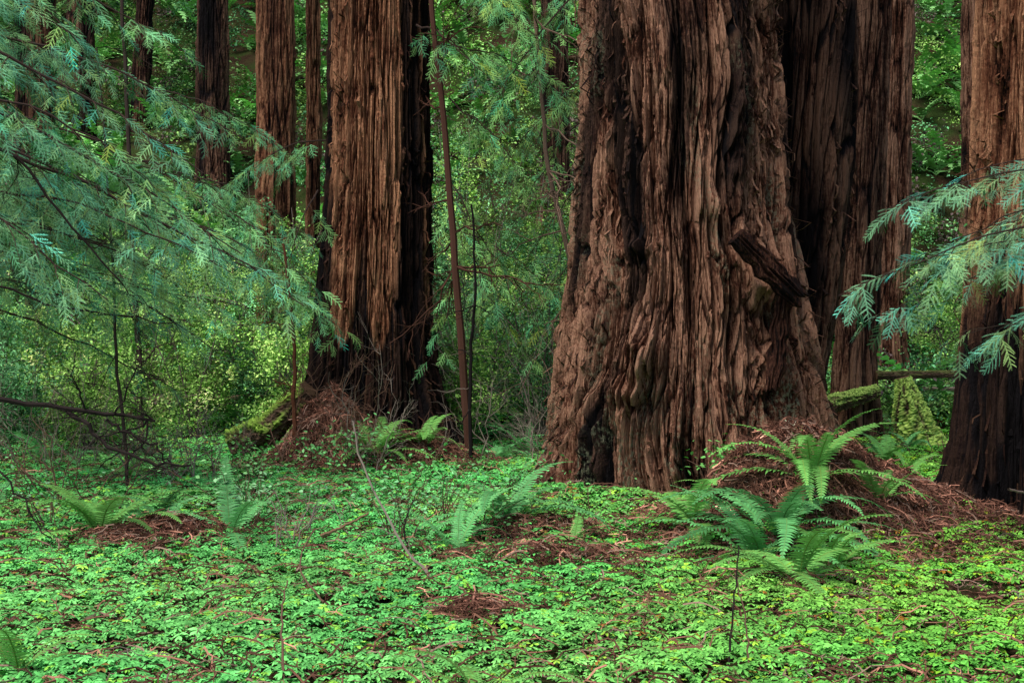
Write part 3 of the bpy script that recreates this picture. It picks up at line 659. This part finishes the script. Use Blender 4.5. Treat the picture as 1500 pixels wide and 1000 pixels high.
def leafy(bx,by,h,nb,col,leaf=.035):
    gw=Geo(); gl=Geo(); b=float(hz(bx,by)); P0=np.array([[0,0,0],[.3,.35,.04],[.28,.7,.02],[0,1,-.08],[-.28,.7,.02],[-.3,.35,.04]])
    pr=(P0,np.zeros((0,3),int),np.array([[0,1,2,3],[0,3,4,5]]),np.ones(6)); T=[]
    for i in range(nb):
        e=np.array([bx,by,b])+[rng.normal()*h*.5,rng.normal()*h*.5,h*rng.uniform(.5,1.1)]
        P=curve((bx+rng.normal()*.05,by,b),e,9,.05,.012); tube(gw,P,np.linspace(.005,.002,9),WB,4)
        for j in range(14):
            q=P[rng.integers(3,9)]+rng.normal(size=3)*.05; T.append(q)
    T=np.array(T); n=len(T)
    gl.tile(pr,rots(rng.uniform(0,6.28,n),rng.normal(size=n)*.4,rng.normal(size=n)*.4),leaf*rng.uniform(.7,1.3,n),T,1.3*np.array(col)[None]*np.exp(rng.normal(size=n)*.2)[:,None])
    ob=gw.build('leafy_shrub',M_wood); gl.build('leaves',M_leaf,parent=ob)
leafy(-2.15,11.6,.55,16,(.17,.34,.16),.045); leafy(-2.3,12.4,.6,14,(.15,.33,.12),.045); leafy(-.9,11.0,.5,12,(.13,.33,.14),.04); leafy(-.6,12.2,.55,14,(.12,.32,.12),.045)
leafy(-3.9,11.9,.5,7,(.15,.3,.15)); leafy(.0,13.8,.45,14,(.10,.30,.10),.045); leafy(-1.9,16.2,.6,16,(.10,.28,.09),.05); leafy(-2.8,15.4,.5,14,(.13,.34,.09),.055)
leafy(1.9,12.4,.4,12,(.12,.34,.08),.05);leafy(-1.0,13.4,.5,12,(.12,.34,.10),.05);leafy(-.2,11.2,.45,12,(.12,.30,.10),.045);leafy(.6,11.8,.4,10,(.12,.32,.09),.045)

# ---------------------------------------------------------------- logs, slab, fence
def mossy_log(name,P,r,moss,seed,parent=None,mc=(.20,.36,.045)):
    P=np.array(P,float); t=np.linspace(0,1,len(P)); m=60; tt=np.linspace(0,1,m); C=np.stack([np.interp(tt,t,P[:,i]) for i in range(3)],-1)
    rr=np.interp(tt,t,np.broadcast_to(r,len(P))); k=48
    Tn=np.gradient(C,axis=0);Tn/=np.linalg.norm(Tn,axis=1)[:,None]; ref=np.array([0,1,.1]); A=np.cross(Tn,ref);A/=np.linalg.norm(A,axis=1)[:,None];B=np.cross(Tn,A)
    th=np.linspace(0,6.2832,k,endpoint=False); D=np.cos(th)[None,:,None]*A[:,None]+np.sin(th)[None,:,None]*B[:,None]
    nn=perlin(D[...,0]*2+seed,D[...,1]*2+tt[:,None]*3,D[...,2]*2)+.5*perlin(D[...,0]*7+seed,D[...,1]*7+tt[:,None]*9,D[...,2]*7)+.25*rng.normal(size=D.shape[:2])
    V=C[:,None]+D*(rr[:,None]*(1+.28*nn))[...,None]
    g=Geo(); ii=np.arange(m-1)[:,None]*k; j=np.arange(k)[None]; j2=(j+1)%k
    F=np.stack([ii+j,ii+j2,ii+k+j2,ii+k+j],-1).reshape(-1,4)
    patch=perlin(D[...,0]*2.5+seed,D[...,1]*2.5+tt[:,None]*6,D[...,2]*2.5+9)
    w=np.clip(moss*sstep(-.5,.5,D[...,2]+.8*nn+(moss-.9)+1.2*patch),0,1)[...,None]
    Cc=(np.array(mc)*w+np.array([.07,.045,.03])*(1-w))*np.exp(rng.normal(size=w.shape)*.35)
    VV=V.reshape(-1,3); g.add(VV,Cc.reshape(-1,3),F4=F)
    for e in (0,m-1):
        cc=C[e]; ring=V[e]; g.add(np.vstack([ring,cc]),(.10,.06,.035),F3=[[q,(q+1)%k,k] for q in range(k)])
    return g.build(name,M_wood,parent=parent,smooth=False)
mossy_log('mossy_log',[(-3.5,17.9,.25),(-3.0,17.7,.45),(-2.5,17.5,.95)],[.18,.17,.12],.65,1)
mossy_log('mossy_stump',[(5.65,19.5,-.1),(5.5,19.5,.5),(5.36,19.5,1.02)],[.34,.25,.10],1.3,4,mc=(.30,.42,.09))
mossy_log('fallen_log',[(5.2,20.3,1.02),(6.6,20.5,1.04)],[.06,.05],.2,6)
mossy_log('fallen_log',[(4.4,20.0,.62),(5.2,20.2,.80)],[.13,.09],1.0,8,mc=(.24,.34,.08))
def slab(p0,p1,w,th,seed):
    g=Geo(); p0=np.array(p0);p1=np.array(p1); a=p1-p0; L=np.linalg.norm(a); a/=L; n=np.array([-.15,-1,.25]); s=np.cross(a,n); s/=np.linalg.norm(s); n=np.cross(s,a)
    m=40; U,Wd=np.meshgrid(np.linspace(0,1,m),np.linspace(-1,1,12))
    V=[];
    for sgn in (1,-1):
        off=perlin(U*3+seed,Wd*4,sgn*3.)*.05
        wv=w*(1-.5*np.abs(U-.5))*(1+.5*perlin(U*7,np.sign(Wd)*2.,seed))
        V.append(p0+a*(U*L*(1+.12*perlin(Wd*3,U*0,seed*1.7)))[...,None]+s*(Wd*wv)[...,None]+n*(sgn*th*(.5+.5*np.sqrt(1-.95*Wd**2))+off)[...,None])
    nu=m; 
    def grid(k): 
        i=(np.arange(11)*nu)[:,None]+np.arange(nu-1)[None]; return np.stack([i,i+1,i+nu+1,i+nu],-1).reshape(-1,4)+k
    VV=np.concatenate([v.reshape(-1,3) for v in V]); N0=12*nu
    F=[grid(0),grid(N0)]
    b=[(q,q+1) for q in range(nu-1)]+[(11*nu+q,11*nu+q+1) for q in range(nu-1)]+[(q*nu,(q+1)*nu) for q in range(11)]+[(q*nu+nu-1,(q+1)*nu+nu-1) for q in range(11)]
    F.append(np.array([[x,y,y+N0,x+N0] for x,y in b]))
    g.add(VV,(.30,.45,0),F4=np.concatenate(F)); return g.build('broken_bark_slab',M_bark,parent=big)
slab((2.15,13.66,2.58),(2.78,13.80,1.98),.12,.08,2)
slab((2.68,13.98,2.02),(2.55,13.9,1.1),.10,.06,5)
def post(x,y,h):
    b=float(hz(x,y)); tube(g,[(x,y,b-.1),(x,y,b+h*.5),(x+.01,y,b+h)],[.06,.055,.05],(.13,.08,.055),8); g.add(np.array([[x+.05*math.cos(a),y+.05*math.sin(a),b+h] for a in np.linspace(0,5.5,8)]),(.16,.11,.08),F4=[[0,1,2,3],[0,3,4,7],[4,5,6,7]])
g=Geo()
for x in [-10.5,-8.2,-5.9,-3.6]: post(x,22.0,.55)
for a,b in [(-10.5,-8.2),(-8.2,-5.9),(-5.9,-3.6)]:
    for h in (.42,): tube(g,curve((a-.1,21.95,hz(a,22)+h),(b+.1,21.95,hz(b,22)+h),6,-.02),.04,(.22,.15,.11),7)
g.build('rail_fence',M_wood)
g=Geo()
for x in [5.35,7.3,9.4]: post(x,22.2,.65)
for a,b in [(5.35,7.3),(7.3,9.4)]:
    for h in (.5,.25): tube(g,curve((a-.1,22.15,hz(a,22.2)+h),(b+.1,22.15,hz(b,22.2)+h),6,-.02),.035,(.24,.17,.13),7)
g.build('rail_fence',M_wood)

# ---------------------------------------------------------------- camera, light
cam=bpy.data.cameras.new('camera'); co=bpy.data.objects.new('camera',cam); scene.collection.objects.link(co)
co.location=(0,0,1.7); co.rotation_euler=(math.radians(89.45),0,0); cam.lens=50; cam.sensor_width=36; cam.clip_end=500; scene.camera=co
w=bpy.data.worlds.new('World'); scene.world=w; w.use_nodes=True; nt=w.node_tree
bg=nt.nodes['Background']; sk=nt.nodes.new('ShaderNodeTexSky'); sk.sky_type='NISHITA'; sk.sun_disc=False
el,azd=math.radians(58),math.radians(219)
sk.sun_elevation=el; sk.sun_rotation=azd; nt.links.new(sk.outputs[0],bg.inputs[0]); bg.inputs[1].default_value=.15
s=bpy.data.lights.new('sun','SUN'); s.energy=4.6; s.angle=math.radians(30); s.color=(1,.95,.87)
so=bpy.data.objects.new('sun',s); scene.collection.objects.link(so)
from mathutils import Vector
d=Vector((math.sin(azd)*math.cos(el),math.cos(azd)*math.cos(el),math.sin(el)))
so.rotation_euler=d.to_track_quat('Z','Y').to_euler()
scene.view_settings.view_transform='Standard'; scene.view_settings.look='None'; scene.view_settings.exposure=0
print('done',time.time()-T0)
